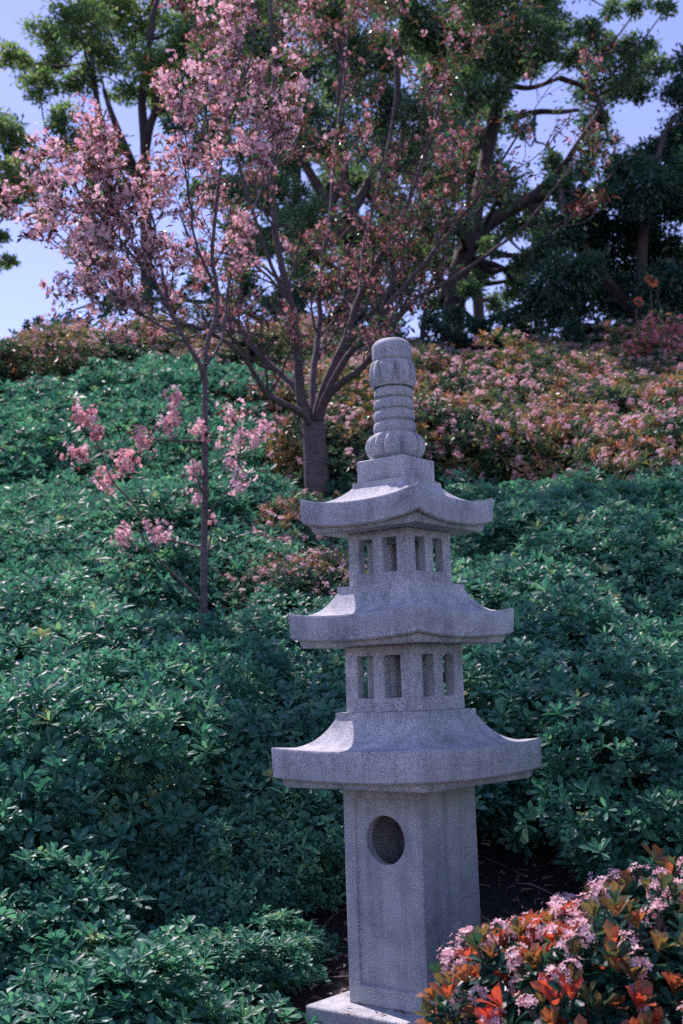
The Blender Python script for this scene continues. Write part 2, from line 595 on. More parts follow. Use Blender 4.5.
# three roofs and two window boxes
roof(41.0, .582, .150, Z0 - .097, Z0 - .189, .010, .090, Z0 - .2975, .12, 3.0, Z0 - .083, .304)
window_box(.258, Z0 - .083, Z0 + .113, Z0 - .042, Z0 + .083)
roof(40.0, .494, .138, Z0 + .283, Z0 + .204, .016, .077, Z0 + .1135, .10, 2.8, Z0 + .297, .280)
window_box(.227, Z0 + .297, Z0 + .460, Z0 + .332, Z0 + .436)
roof(36.2, .434, .098, Z0 + .604, Z0 + .543, .027, .074, Z0 + .4605, .09, 2.1, Z0 + .617, .200)
b = bmesh.new(); bm_box(b, -.089, .087, -.089, .087, Z0 + .617, Z0 + .688)
bm_obj('finial_block', b, .006, 3).rotation_euler = (0, 0, YAW - R(37.2))


def finial():
    seg = 120
    prof = []  # (z, r, petal amount, petals, mode)
    zb = Z0 + .686

    def add(z, r, a=0, n=8, e=0): prof.append((z, r, a, n, e))
    add(zb, .052); add(zb + .003, .064)
    for i in range(13):                         # lower lotus
        t = i / 12
        add(zb + .004 + .082 * t, .066 + .021 * math.sin(PI * min(1, t * 1.02)) ** .6 + .002 * t, .017 * math.sin(PI * t) ** .5, 9, t)
    add(zb + .088, .062)
    zz = zb + .090
    for k in range(4):                          # rings
        r0 = .0665 - .0018 * k
        hh = .0365
        for i in range(7):
            t = i / 6
            add(zz + hh * (.06 + .76 * t), r0 - .002 + .0028 * math.sin(PI * t) ** .35)
        add(zz + hh * .86, r0 - .009); add(zz + hh, r0 - .009)
        zz += hh
    for i in range(13):                         # upper lotus
        t = i / 12
        add(zz + .082 * t, .059 + .011 * math.sin(PI * (.12 + .8 * t)) ** .7, .013 * math.sin(PI * t) ** .4, 8, 1 - t)
    zz += .084
    add(zz, .058)
    for i in range(10):                         # cap
        t = i / 9
        add(zz + .003 + .062 * t, .0615 + .002 * math.sin(PI * t) - .010 * max(0, t - .75) ** 1.5 * 8)
    zz += .066
    add(zz + .004, .045); add(zz + .007, .028); add(zz + .008, .006)
    V, F = [], []
    for (z, r, a, n, e) in prof:
        for j in range(seg):
            ph = 2 * PI * j / seg
            u = abs(((ph * n / (2 * PI)) % 1) - .5) * 2          # 0 at petal centre, 1 at groove
            g = 0
            if a:
                wv = 1 - .55 * e ** 2
                g = a * (1 - max(0, (u - wv * .78) / .22)) if u > wv * .78 else a
                g = max(-a * .2, g)
                if u < wv * .38 and .12 < e < .8: g -= a * .35 * (1 - (u / (wv * .38)) ** 4)
                g -= a * .6
            V.append(((r + g) * math.cos(ph), (r + g) * math.sin(ph), z))
    for i in range(len(prof) - 1):
        for j in range(seg):
            k = (j + 1) % seg
            F.append((i * seg + j, i * seg + k, (i + 1) * seg + k, (i + 1) * seg + j))
    L0 = (len(prof) - 1) * seg
    F.append(tuple(L0 + j for j in range(seg)))
    me = bpy.data.meshes.new('finial'); me.from_pydata(V, [], F); me.update()
    me.materials.append(M_STONE)
    for p in me.polygons: p.use_smooth = True
    me.set_sharp_from_angle(angle=R(50))
    link('finial', me, pag)


finial()


# ------------------------------------------------------------------ shrubs
def lump_dirs(rng, k):
    d = rng.normal(size=(k, 3)); d[:, 2] = np.abs(d[:, 2])
    return nrm(d), rng.uniform(.05, .24, k), rng.uniform(2.5, 9, k)


def mound_points(rng, n, hgt, low=-.12, inner=.72, rag=0):
    """points and outward directions on a lumpy mound of radius 1 and height hgt"""
    z = rng.uniform(low, 1, n); z[::9] = rng.uniform(-.22, .2, len(z[::9])); ph = rng.uniform(0, 2 * PI, n)
    s = np.sqrt(np.maximum(0, 1 - z * z))
    d = np.stack([s * np.cos(ph), s * np.sin(ph), z], 1)
    Ld, La, Lw = lump_dirs(rng, 16)
    r = np.full(n, .84)
    for q in range(16):
        r += La[q] * np.exp(-(1 - d @ Ld[q]) * Lw[q] * 4)
    r *= 1 - (1 - inner) * rng.uniform(0, 1, n) ** 2.2
    r *= rng.uniform(.94, 1.06, n)
    r += .13 * rng.uniform(0, 1, n) ** 9
    if rag:
        # whole sprays stand out of the outline
        Sd = nrm(rng.normal(size=(46, 3)) + np.array([0, 0, .3])); amp = rng.uniform(-.22, .30, 46)
        K = np.exp(-(1 - d @ Sd.T) * 55)
        r += rag * (K * amp).sum(1)
    # flatter top
    P = d * r[:, None]
    P[:, 2] = np.sign(P[:, 2]) * np.abs(P[:, 2]) ** .8
    P[:, 2] *= hgt
    P[:, 2] += .16
    return P, d, r


def stems_mesh(rng, hgt, n=26, rad=.012):
    mb = MB()
    for i in range(n):
        ph = rng.uniform(0, 2 * PI); q = rng.uniform(.35, .85)
        e = np.array([math.cos(ph) * q, math.sin(ph) * q, hgt * math.sqrt(max(.1, 1 - q * q)) * .8 + .1])
        s = np.array([math.cos(ph) * .06, math.sin(ph) * .06, -.05])
        mid = s * .5 + e * .5 + rng.normal(0, .05, 3) + np.array([0, 0, -.06])
        pts, r_ = smooth_line([s, mid, e], [rad, rad * .7, rad * .35], 4)
        add_tube(mb, pts, r_, 5)
        for k in range(3):
            a = pts[rng.integers(3, 8)]; d = nrm((e - s) + rng.normal(0, .5, 3)); 
            add_tube(mb, [a, a + d * .12 + rng.normal(0, .01, 3), a + d * .25], [rad * .45, rad * .35, rad * .2], 4)
    return mb.mesh('branches', M_TWIG, True)


_g = 0
def green_variant(seed, Rm, hgt, shoots, k, L, W, detail, mat, rag=1.15, inner=.68):
    """foliage in metres for a mound of nominal radius Rm"""
    rng = np.random.default_rng(seed)
    P, d, r = mound_points(rng, shoots, hgt, -.12, inner, rag)
    A = nrm(d * .45 + np.array([0, 0, .65]) + rng.normal(0, .33, (shoots, 3)))
    t = .38 + rng.normal(0, .16, shoots) + .25 * (rng.uniform(0, 1, shoots) > .88)
    mb = MB()
    rosettes(mb, rng, P * Rm, A, k, L * rng.uniform(.6, 1.35, shoots), W * rng.uniform(.7, 1.25, shoots), np.clip(t, .02, 1), detail, 10, 82, .09)
    f = mb.mesh('foliage', mat)
    rs = np.random.default_rng(seed + 50)
    b_ = stems_mesh(rs, hgt)
    return f, b_, None


def hawthorn_variant(seed, Rm, hgt, shoots, k, L, W, npan, nfl, fr):
    rng = np.random.default_rng(seed)
    P, d, r = mound_points(rng, shoots, hgt, -.12, .7, 1.0)
    A = nrm(d * .6 + np.array([0, 0, .6]) + rng.normal(0, .3, (shoots, 3)))
    # bronze growth comes in patches
    pd = nrm(rng.normal(size=(7, 3)) + np.array([0, 0, .8]))
    patch = np.max(np.exp(-(1 - d @ pd.T) * 9), axis=1)
    t = np.clip(.12 + .62 * patch * rng.uniform(.5, 1.2, shoots) + rng.normal(0, .12, shoots), 0, 1)
    mb = MB()
    rosettes(mb, rng, P * Rm, A, k, L * rng.uniform(.75, 1.2, shoots), W, t, False, 15, 80, .08)
    f = mb.mesh('foliage', M_HAW)
    # flower panicles
    idx = rng.choice(shoots, npan, replace=False)
    pf = np.max(np.exp(-(1 - d[idx] @ nrm(rng.normal(size=(8, 3)) + np.array([0, 0, .8])).T) * 8), axis=1)
    idx = idx[rng.uniform(0, 1, npan) < .09 + pf]
    n = len(idx)
    C = np.repeat(P[idx] * Rm + A[idx] * L * .7, nfl, axis=0)
    off = rng.normal(0, 1, (n * nfl, 3)); off = nrm(off) * rng.uniform(.3, 1, (n * nfl, 1)) * .032
    fm = MB()
    add_flowers(fm, rng, C + off, nrm(off + np.repeat(A[idx], nfl, axis=0) * .03), fr * rng.uniform(.8, 1.2, n * nfl), np.clip(rng.normal(.55, .2, n * nfl), 0, 1))
    fl = fm.mesh('flowers', M_HFLOW)
    return f, stems_mesh(np.random.default_rng(seed + 9), hgt), fl


def place_shrub(var, loc, rz, sc, label, cat, group, name, tilt=(0, 0)):
    f, s, fl = var[0]
    Rm = var[1]
    e = empty(name, loc, rz)
    e.rotation_euler = (Matrix.Rotation(tilt[0], 3, 'X') @ Matrix.Rotation(rz, 3, 'Z')).to_euler()
    e.scale = sc
    tag(e, label, cat, group)
    link('foliage', f, e)
    q = link('branches', s, e); q.scale = (Rm, Rm, Rm)
    if fl: link('flowers', fl, e)
    return e


def slope_shrub(i, px, Y, rad, var, label, cat, group, name, dz=0.0, hs=1.0):
    rr = random.Random(i * 7 + 3)
    if Y > 5: Y += rr.uniform(-.4, .4)
    p = at(px, 600, Y)
    z = float(H(p[0], Y)) + dz + (.08 if Y > 5 else 0) + (.16 if Y > 13.2 else 0) 
    s = rad / var[1] * (1.22 if Y > 5 else 1.1)
    hs *= .80 if Y > 5 else .9
    if Y > 13.2 and px < 200: hs *= 1.05
    return place_shrub(var, (p[0], Y, z), rr.uniform(0, 6.28), (s, s * rr.uniform(.92, 1.08), s * hs * rr.uniform(.93, 1.07)), label, cat, group, name, (R(22 if Y > 4.4 else 4), 0))


G_NEAR = [(green_variant(11 + i, .62, .80, 2700, 8, .050, .021, True, m_), .62) for i, m_ in enumerate([M_LEAF, M_LEAFB, M_LEAF])]
G_RAG = [(green_variant(71 + i, .5, .85, 1150, 8, .060, .025, True, m_, 1.3, .55), .5) for i, m_ in enumerate([M_LEAF, M_LEAFB])]
G_FAR = [(green_variant(31 + i, .75, .70, 2600, 8, .062, .026, False, m_), .75) for i, m_ in enumerate([M_LEAFB, M_LEAF, M_LEAFB])]
H_FAR = [(hawthorn_variant(51 + i, .8, .70, 2300, 7, .060, .026, 640, 13, .0125), .8) for i in range(3)]

GG = 'glossy green shrubs covering the slope'
near_green = [
    (140, 3.80, .38, 2, 'low dark shrub reaching into the bare hollow left of the pagoda base', -.08, .78),
    (62, 3.62, .42, 1, 'low glossy green shrub in the bottom left corner of the bank', -.08, .85),
    (20, 4.15, .42, 0, 'small green clump sticking out below the large dark shrub on the left', -.05, .85),
    (236, 4.02, .24, 0, 'smallest green clump at the edge of the dark soil left of the base slab', -.03, .75),
    (262, 4.45, .27, 2, 'small green clump hanging over dark soil just left of the lantern opening', .05, .95),
    (195, 4.45, .33, 1, 'green clump at lower left between the big shrub and the bottom corner shrub', -.04, .8),
    (-60, 3.9, .42, 0, 'low green shrub cut by the left edge, beside the bottom corner clump', -.06, .9),
    (110, 4.95, .70, 0, 'large dark green shrub spreading above the bare hollow left of the pagoda', -.02, .95),
    (-45, 4.75, .66, 2, 'dense green shrub at the left edge below mid height', .0, 1.0),
    (300, 4.85, .50, 1, 'green shrub directly left of the pagoda lower roof', -.02, .95),
    (415, 5.45, .60, 2, 'green shrub hidden mostly behind the pagoda windows', .0, .9),
    (560, 5.6, .58, 0, 'green shrub right of the pagoda middle roof above the bare soil', .0, 1.0),
    (690, 5.05, .58, 1, 'green shrub overhanging the soil at the right edge', .02, 1.0),
    (800, 4.9, .62, 2, 'green shrub outside the right edge beside the overhanging one', .0, 1.0),
    (40, 5.85, .66, 1, 'leafy green shrub on the left, second row up the slope', .0, .95),
    (190, 6.0, .60, 2, 'bright green shrub just below the foot of the thin cherry trunk', -.08, .9),
    (320, 6.2, .55, 0, 'green shrub against the left side of the pagoda middle roof', .0, .9),
    (500, 6.5, .60, 1, 'sunlit green shrub beside the pagoda upper window box', .0, .9),
    (625, 6.35, .66, 2, 'pale lit green shrub right of the pagoda at mid height', .0, 1.0),
    (745, 6.2, .66, 0, 'green shrub at the right edge at mid height', .0, 1.0),
]
i = 0
for (px, Y, rad, v, lab, dz, hs) in near_green:
    slope_shrub(i, px, Y, rad, G_RAG[v % 2] if Y < 4.6 else G_NEAR[v], lab, 'shrub', GG, 'green_shrub', dz, hs); i += 1
shade_shrub = place_shrub(G_NEAR[1], (1.80, 3.35, float(H(1.8, 3.35))), 1.1, (1.2, 1.2, 1.9), 'added tall green shrub, unseen past the right edge, shading the pagoda', 'shrub', GG, 'green_shrub')  # unseen shrub added to block sky light from the pagoda's right face
far_green = [
    (-30, 7.2, .75, 0, 'green shrub at the left edge level with the pagoda middle roof'),
    (85, 7.0, .72, 1, 'silvery lit green shrub left of the thin cherry trunk foot'),
    (175, 7.55, .70, 2, 'green shrub right behind the foot of the thin cherry trunk'),
    (250, 6.6, .42, 0, 'small green shrub between the thin trunk and the flowering patch'),
    (400, 7.5, .65, 1, 'green shrub behind the pagoda upper window box'),
    (530, 7.6, .70, 0, 'green shrub right of the pagoda top roof'),
    (640, 7.2, .76, 2, 'broad green shrub near the right edge under the flowering band'),
    (760, 7.2, .80, 1, 'green shrub beyond the right edge under the flowering band'),
    (20, 8.8, .85, 2, 'rounded bluish green shrub at the left edge below the upper mound'),
    (120, 8.7, .78, 0, 'green shrub left of the thin trunk behind its low blossom sprays'),
    (225, 9.0, .78, 1, 'dark green shrub between the two cherry trunks'),
    (500, 8.3, .55, 2, 'green shrub at the tip of the pagoda top roof, right side'),
    (610, 8.3, .60, 1, 'low green shrub poking into the flowering band on the right'),
    (-20, 10.2, .95, 1, 'large rounded green shrub at the left edge, near the top of the slope'),
    (95, 10.3, .95, 2, 'large dark green shrub high on the slope on the left'),
    (195, 10.9, .90, 0, 'large green shrub high on the slope behind the thin trunk'),
    (275, 10.6, .75, 2, 'dark green shrub just left of the thick cherry trunk'),
    (-50, 11.8, 1.0, 0, 'green shrub top left below the bronze flowering row'),
    (70, 11.9, .95, 1, 'uppermost green shrub on the left, below the bronze row'),
    (165, 12.3, .95, 2, 'uppermost green shrub straight above the low blossom sprays'),
    (250, 12.2, .85, 0, 'uppermost green shrub left of the forked cherry limbs'),
]
for (px, Y, rad, v, lab) in far_green:
    slope_shrub(i, px, Y, rad, G_FAR[v], lab, 'shrub', GG, 'green_shrub', -.02, .92); i += 1
HG = 'flowering hawthorn shrubs on the upper slope'
haw = [
    (312, 7.1, .46, 0, 'bronze and pink flowering shrub tucked left of the pagoda top roof'),
    (330, 8.3, .62, 1, 'pink flowering shrub below the thick cherry trunk'),
    (375, 10.2, .85, 2, 'bronze flowering shrub right of the thick cherry trunk'),
    (470, 9.9, .85, 0, 'pink flowering shrub just right of the pagoda finial'),
    (570, 9.8, .85, 1, 'dark flowering shrub in the middle of the right hand band'),
    (665, 9.0, .80, 2, 'orange tinged flowering shrub by the right edge, lowest in its band'),
    (770, 9.0, .85, 0, 'flowering shrub beyond the right edge, lowest in its band'),
    (340, 12.3, .85, 0, 'flowering shrub behind the forked limbs of the thick cherry'),
    (430, 12.4, .90, 1, 'flowering shrub behind the ringed finial, upper row'),
    (520, 11.9, .90, 2, 'pale pink flowering shrub in the upper row, midway to the right edge'),
    (615, 11.4, .90, 0, 'flowering shrub in the upper row near the deep pink bush'),
    (600, 12.9, .85, 1, 'flowering shrub filling the dip below the dark evergreen'),
    (668, 12.6, .80, 0, 'flowering shrub directly in front of the deep pink bush'),
    (700, 11.2, .90, 1, 'flowering shrub at the right edge, upper row'),
    (-70, 13.6, 1.0, 0, 'bronze shrub beyond the left edge along the crest'),
    (10, 13.7, 1.0, 2, 'bronze flowering shrub on the crest at the left edge'),
    (85, 13.8, 1.0, 0, 'bronze and pink shrub on the crest against the sky'),
    (165, 14.3, 1.0, 1, 'olive bronze shrub on the crest under the pink blossom crown'),
    (245, 14.2, .90, 2, 'bronze shrub on the crest behind the thin trunk fork'),
    (320, 14.7, .90, 1, 'bronze shrub on the crest behind the thick cherry fork'),
    (395, 14.5, .90, 0, 'bronze shrub on the crest left of the finial cap'),
    (470, 14.4, .90, 2, 'pink flowering shrub on the crest right of the finial cap'),
    (550, 14.4, .90, 1, 'flowering shrub on the crest under the dark evergreen'),
    (630, 14.3, .85, 0, 'flowering shrub on the crest below the orange blooms'),
    (710, 14.2, .90, 2, 'flowering shrub on the crest at the right edge'),
]
for (px, Y, rad, v, lab) in haw:
    slope_shrub(i, px, Y, rad, H_FAR[v], lab, 'flowering shrub', HG, 'hawthorn_shrub', (.20 if Y < 8 else -.30 if Y > 14.1 and px > 400 else -.05), (1.1 if Y < 8 else 1.18 if Y < 13.2 else .92)); i += 1


# ------------------------------------------------------------------ foreground hawthorn
def near_hawthorn():
    rng = np.random.default_rng(77)
    c = at(628, 1000, 2.75)
    gz = float(H(c[0], 2.75))
    e = empty('hawthorn_shrub', (c[0], 2.75, gz))
    tag(e, 'low hawthorn with orange red young leaves and pink flowers before the pagoda', 'flowering shrub')
    hgt = (.665 - gz)
    n = 1150
    z = rng.uniform(-.1, 1, n); ph = rng.uniform(0, 2 * PI, n); s = np.sqrt(1 - z * z)
    d = np.stack([s * np.cos(ph), s * np.sin(ph), z], 1)
    Ld, La, Lw = lump_dirs(rng, 14)
    r = np.full(n, .80)
    for q in range(14): r += La[q] * np.exp(-(1 - d @ Ld[q]) * Lw[q] * 4)
    r *= 1 - .3 * rng.uniform(0, 1, n) ** 2
    P = d * r[:, None] * np.array([.57, .50, hgt * .86]) + np.array([0, 0, .05])
    A = nrm(d * np.array([.5, .5, .4]) + np.array([0, 0, .75]) + rng.normal(0, .18, (n, 3)))
    outer = rng.uniform(0, 1, n)
    leaf, fl, st = MB(), MB(), MB()
    # mature green whorls lower on every shoot
    rosettes(leaf, rng, P - A * .03, A, 8, .058 * rng.uniform(.8, 1.15, n), .023, np.clip(rng.normal(.22, .1, n), 0, .42), True, 45, 95, .05)
    # young upright orange leaves at the tip of most shoots
    j = np.where(outer < .62)[0]
    tt = np.clip(rng.normal(.61, .16, len(j)) + .10 * (P[j, 0] < -.1), .45, 1)
    rosettes(leaf, rng, P[j] + A[j] * .008, A[j], 6, .044 * rng.uniform(.8, 1.25, len(j)), .0215, tt, True, 8, 42, .05)
    # olive tips
    j = np.where((outer > .60) & (outer < .78))[0]
    rosettes(leaf, rng, P[j] + A[j] * .005, A[j], 4, .046, .018, .50, True, 8, 40, .03)
    # flower panicles
    j = np.where(outer > .75)[0]
    nf = 16
    C = np.repeat(P[j] + A[j] * .032, nf, axis=0)
    Aj = np.repeat(A[j], nf, axis=0)
    off = nrm(rng.normal(size=C.shape) + Aj * .6) * rng.uniform(.4, 1, (len(C), 1)) * .032
    add_flowers(fl, rng, C + off, nrm(off + Aj * .01), .0105 * rng.uniform(.75, 1.15, len(C)), np.clip(rng.normal(.6, .2, len(C)), 0, 1), 5, .4, .55)
    for a, b_ in zip(np.repeat(P[j], nf, axis=0)[::2], (C + off)[::2]):
        add_tube(st, [a, b_], [.0012, .0007], 3)
    for q in range(0, n, 3):
        e_ = P[q]; s_ = np.array([e_[0] * .15, e_[1] * .15, 0])
        mid = (e_ + s_) / 2 + np.array([e_[0] * .12, e_[1] * .12, -.03])
        pp, rr_ = smooth_line([s_, mid, e_], [.006, .004, .002], 3)
        add_tube(st, pp, rr_, 4)
    link('foliage', leaf.mesh('foliage', M_HAWN), e)
    link('flowers', fl.mesh('flowers', M_HFLOW), e)
    link('branches', st.mesh('branches', M_TWIG), e)


near_hawthorn()


# ------------------------------------------------------------------ cherry trees
def grow(rng, mb, p, d, L, r, lvl, tips, nseg=5, wob=.16, up=.10, kids=(5, 4, 3)):
    pts = [p]; dd = nrm(d)
    for s in range(nseg):
        dd = nrm(dd + rng.normal(0, wob, 3) + np.array([0, 0, up]) * .5)
        pts.append(pts[-1] + dd * L / nseg)
    pts = np.array(pts)
    rad = np.linspace(r, r * .45, nseg + 1)
    add_tube(mb, pts, rad, 5 if lvl < 2 else 3)
    if lvl >= len(kids):
        tips.append((pts, dd)); return
    tips.append((pts[nseg // 2:], dd))
    for k in range(kids[lvl]):
        f = rng.uniform(.25, 1)
        i_ = min(nseg - 1, int(f * nseg)); q = pts[i_] + (pts[i_ + 1] - pts[i_]) * (f * nseg - i_)
        t = nrm(pts[i_ + 1] - pts[i_])
        a = rng.uniform(.45, 1.0)
        nd = nrm(t * math.cos(a) + perp(rng, t[None])[0] * math.sin(a) + np.array([0, 0, .12]))
        grow(rng, mb, q, nd, L * rng.uniform(.42, .68), r * .55, lvl + 1, tips, nseg, wob, up, kids)


def cherry(name, label, loc, limbs, trunk, trunk_r, seed, kids, sub, subL, fl_r, per_tip, mats, fl_tint, leaf_tint, leaf_per, step, group=None, extra=None, zone=None, NS_=1.0, LR_=1.0):
    rng = np.random.default_rng(seed)
    bk, lf, fl, tw = MB(), MB(), MB(), MB()
    e = empty(name, loc)
    tag(e, label, 'cherry tree', group)
    pts, rr = smooth_line(trunk, trunk_r, 5)
    add_tube(bk, pts, rr, 14)
    tips = []
    for li, (pp, r0, r1, nsub) in enumerate(limbs):
        k = len(pp)
        P_, r_ = smooth_line(pp, list(np.linspace(r0, r1, k)), 5)
        P_ = P_ + np.concatenate([[[0, 0, 0]], rng.normal(0, .003, (len(P_) - 1, 3))])
        r_ = r_ * LR_
        add_tube(bk, P_, r_, 8)
        for q in range(int(nsub * NS_)):
            f = rng.uniform(sub, 1) if q else 1.0
            i_ = min(len(P_) - 2, int(f * (len(P_) - 1)))
            t = nrm(P_[i_ + 1] - P_[i_])
            a = rng.uniform(.35, 1.05) if q else .15
            nd = nrm(t * math.cos(a) + perp(rng, t[None])[0] * math.sin(a))
            grow(rng, tw, P_[i_], nd, subL * rng.uniform(.6, 1.15), max(.004, r_[i_] * .5), 0, tips, 5, .15, .10, kids)
    FP, FA, LP, LD = [], [], [], []
    for (pp, dd) in tips:
        for q in range(per_tip):
            f = rng.uniform(0, 1) * (len(pp) - 1); i_ = min(len(pp) - 2, int(f))
            c = pp[i_] + (pp[i_ + 1] - pp[i_]) * (f - i_)
            if zone is not None and rng.uniform() > zone(c): continue
            if rng.uniform() > .54: continue
            nn = rng.integers(5, 10)
            o = nrm(rng.normal(size=(nn, 3)) + np.array([0, 0, -.25]))
            FP.append(c + o * rng.uniform(.015, step, (nn, 1))); FA.append(o)
        for q in range(leaf_per):
            f = rng.uniform(0, 1) * (len(pp) - 1); i_ = min(len(pp) - 2, int(f))
            c = pp[i_] + (pp[i_ + 1] - pp[i_]) * (f - i_)
            LP.append(c + rng.normal(0, .02, 3)); LD.append(nrm(rng.normal(0, .8, 3) + dd + np.array([0, 0, -.2])))
    if extra:
        for (c, rad_, n_) in extra(rng, tw):
            for q in range(n_):
                c2 = c + rng.normal(0, rad_, 3)
                nn = rng.integers(4, 8)
                o = nrm(rng.normal(size=(nn, 3)))
                FP.append(c2 + o * rng.uniform(.01, step, (nn, 1))); FA.append(o)
                if q % 2 == 0:
                    LP.append(c2); LD.append(nrm(rng.normal(0, 1, 3)))
    FP = np.concatenate(FP); FA = np.concatenate(FA)
    loc_ = np.asarray(loc)
    # clusters on the same twig share a hue
    nz = np.sin(FP[:, 0] * 2.3 + seed) * np.sin(FP[:, 2] * 2.9 + 1) * .14
    add_flowers(fl, rng, FP, FA, fl_r * rng.uniform(.7, 1.15, len(FP)), np.clip(rng.normal(fl_tint, .2, len(FP)) + nz, 0, 1), 5, .3, .7)
    LP = np.array(LP); LD = np.array(LD)
    Lr = rng.uniform(.03, .07, len(LP))
    add_leaves(lf, LP, LD, nrm(rng.normal(0, .5, LP.shape) + np.array([0, 0, 1])), Lr, Lr * .36, np.clip(rng.normal(leaf_tint, .34, len(LP)), 0, 1), False, droop=.3)
    link('trunk', bk.mesh('trunk', M_BARK, True, loc_), e)
    link('twigs', tw.mesh('twigs', M_TWIG, True, loc_), e)
    link('blossom', fl.mesh('blossom', mats[0], False, loc_), e)
    link('young_leaves', lf.mesh('young_leaves', mats[1], False, loc_), e)
    print(name, 'flowers', len(FP), 'leaves', len(LP), 'tips', len(tips))


def L_(pts, Y0, Y1):
    n = len(pts)
    return [at(x, y, Y0 + (Y1 - Y0) * i / (n - 1)) for i, (x, y) in enumerate(pts)]


CY = 9.0
bx = at(316, 480, CY)
gz = float(H(bx[0], CY))
trunk = [np.array([bx[0] + .02, CY, gz - .1]), at(317, 480, CY), at(315, 450, CY), at(313, 424, CY)]
limbs = [
    (L_([(312, 432), (302, 413), (272, 398), (258, 380), (240, 352), (205, 330), (170, 322)], CY, CY - .9), .045, .012, 12),
    (L_([(313, 428), (296, 388), (274, 368), (248, 340), (222, 300), (195, 250), (180, 215)], CY, CY + .7), .050, .012, 11),
    (L_([(313, 430), (302, 405), (298, 365), (296, 328), (286, 285), (276, 235), (272, 170), (274, 90), (270, 0), (262, -70)], CY, CY - .6), .060, .010, 26),
    (L_([(314, 428), (312, 400), (314, 366), (319, 328), (320, 280), (330, 220), (335, 150), (345, 70), (350, 0)], CY, CY + .9), .048, .010, 22),
    (L_([(315, 430), (322, 395), (332, 370), (346, 338), (360, 296), (380, 258), (402, 218), (420, 170), (440, 100), (450, 40)], CY, CY - .4), .055, .010, 22),
    (L_([(316, 430), (325, 398), (341, 366), (362, 338), (378, 318), (420, 268), (455, 225), (490, 180), (520, 130)], CY, CY - 1.2), .045, .010, 18),
    (L_([(316, 430), (330, 394), (362, 368), (384, 340), (412, 302), (450, 280), (487, 254), (525, 225), (552, 190)], CY, CY - .9), .042, .008, 16),
    (L_([(298, 355), (285, 300), (262, 240), (240, 170), (220, 100), (212, 50)], CY - .1, CY - 1.0), .026, .008, 9),
    (L_([(360, 296), (365, 240), (385, 160), (395, 90), (390, 20)], CY - .2, CY + .6), .024, .008, 14),
]


def zone_main(c):
    # thinner flowering towards the right of the crown, where the leaves are out
    x = c[0]
    return float(np.clip(.72 - (x + .6) * .24, .25, 1))


cherry('cherry_tree', 'many limbed cherry tree with a thick trunk and wide dusky pink crown', (bx[0], CY, gz), limbs, trunk, [.125, .10, .092, .088], 3,
       (4, 3), .30, .72, .0165, 2, (M_CHERRYD, M_YLEAF), .55, .45, 5, .045, 'cherry trees in blossom', zone=zone_main, NS_=.66, LR_=.72)

SY = 6.6
bx = at(203, 604, SY)
gz = float(H(bx[0], SY))
trunk = [np.array([bx[0], SY, gz - .05]), at(204, 560, SY), at(205, 500, SY), at(205, 440, SY), at(205, 378, SY)]
limbs = [
    (L_([(205, 380), (198, 362), (182, 335), (168, 305), (152, 280), (128, 250), (108, 225), (85, 200)], SY, SY - .3), .014, .005, 26),
    (L_([(205, 380), (206, 350), (218, 305), (213, 250), (222, 155), (226, 120), (246, 75), (255, 30)], SY, SY + .3), .016, .005, 20),
    (L_([(206, 365), (222, 340), (228, 290), (240, 240), (262, 190), (285, 140)], SY, SY + .5), .010, .004, 10),
    (L_([(182, 335), (160, 325), (120, 300), (95, 275), (68, 245), (48, 225)], SY - .1, SY + .5), .009, .004, 20),
    (L_([(168, 305), (160, 260), (150, 210), (130, 185), (118, 168)], SY - .1, SY + .4), .009, .004, 12),
    (L_([(212, 280), (195, 240), (190, 200), (185, 170), (188, 145)], SY, SY - .4), .009, .004, 8),
]


def low_sprays(rng, tw):
    out = []
    sp = [
        ([(203, 604), (185, 585), (150, 550), (140, 530)], [(125, 535, .05, 9), (157, 532, .05, 10)]),
        ([(205, 548), (190, 545), (160, 535), (130, 500), (112, 480), (98, 445), (80, 425)], [(108, 480, .05, 12), (125, 462, .055, 14), (82, 415, .05, 11), (78, 455, .045, 10), (98, 432, .03, 5)]),
        ([(204, 442), (185, 441), (160, 440), (146, 438)], [(143, 438, .045, 9), (172, 420, .05, 11), (199, 430, .035, 7)]),
        ([(206, 520), (215, 505), (235, 480), (240, 455), (240, 430)], [(238, 480, .06, 7), (232, 462, .06, 5), (238, 440, .06, 7), (232, 418, .05, 7), (258, 440, .04, 5), (268, 426, .04, 6)]),
        ([(204, 500), (198, 480), (194, 472)], [(195, 472, .035, 6), (193, 497, .025, 3), (176, 397, .035, 6)]),
        ([(206, 560), (210, 540), (213, 515)], [(212, 520, .03, 2)]),
    ]
    for line, cl in sp:
        Yj = SY + rng.uniform(-.15, .15)
        pts, r_ = smooth_line([at(x, y, SY if k == 0 else Yj) for k, (x, y) in enumerate(line)], list(np.linspace(.0085, .003, len(line))), 4)
        add_tube(tw, pts, r_, 4)
        for (x, y, s, n_) in cl:
            c = at(x, y, Yj)
            out.append((c, s * .60, int(n_ * 1.9)))
            k = int(np.argmin(np.linalg.norm(pts - c, axis=1)))
            add_tube(tw, [pts[k], (pts[k] + c) / 2 + rng.normal(0, .01, 3), c], [.004, .003, .002], 4)
    return out


cherry('cherry_tree', 'slender young cherry tree with a thin bare trunk and bright pink blossom', (bx[0], SY, gz), limbs, trunk, [.021, .019, .017, .016, .015], 8,
       (4, 3), .35, .37, .0165, 2, (M_CHERRY, M_YLEAF), .62, .35, 3, .042, 'cherry trees in blossom', extra=low_sprays, NS_=.85)


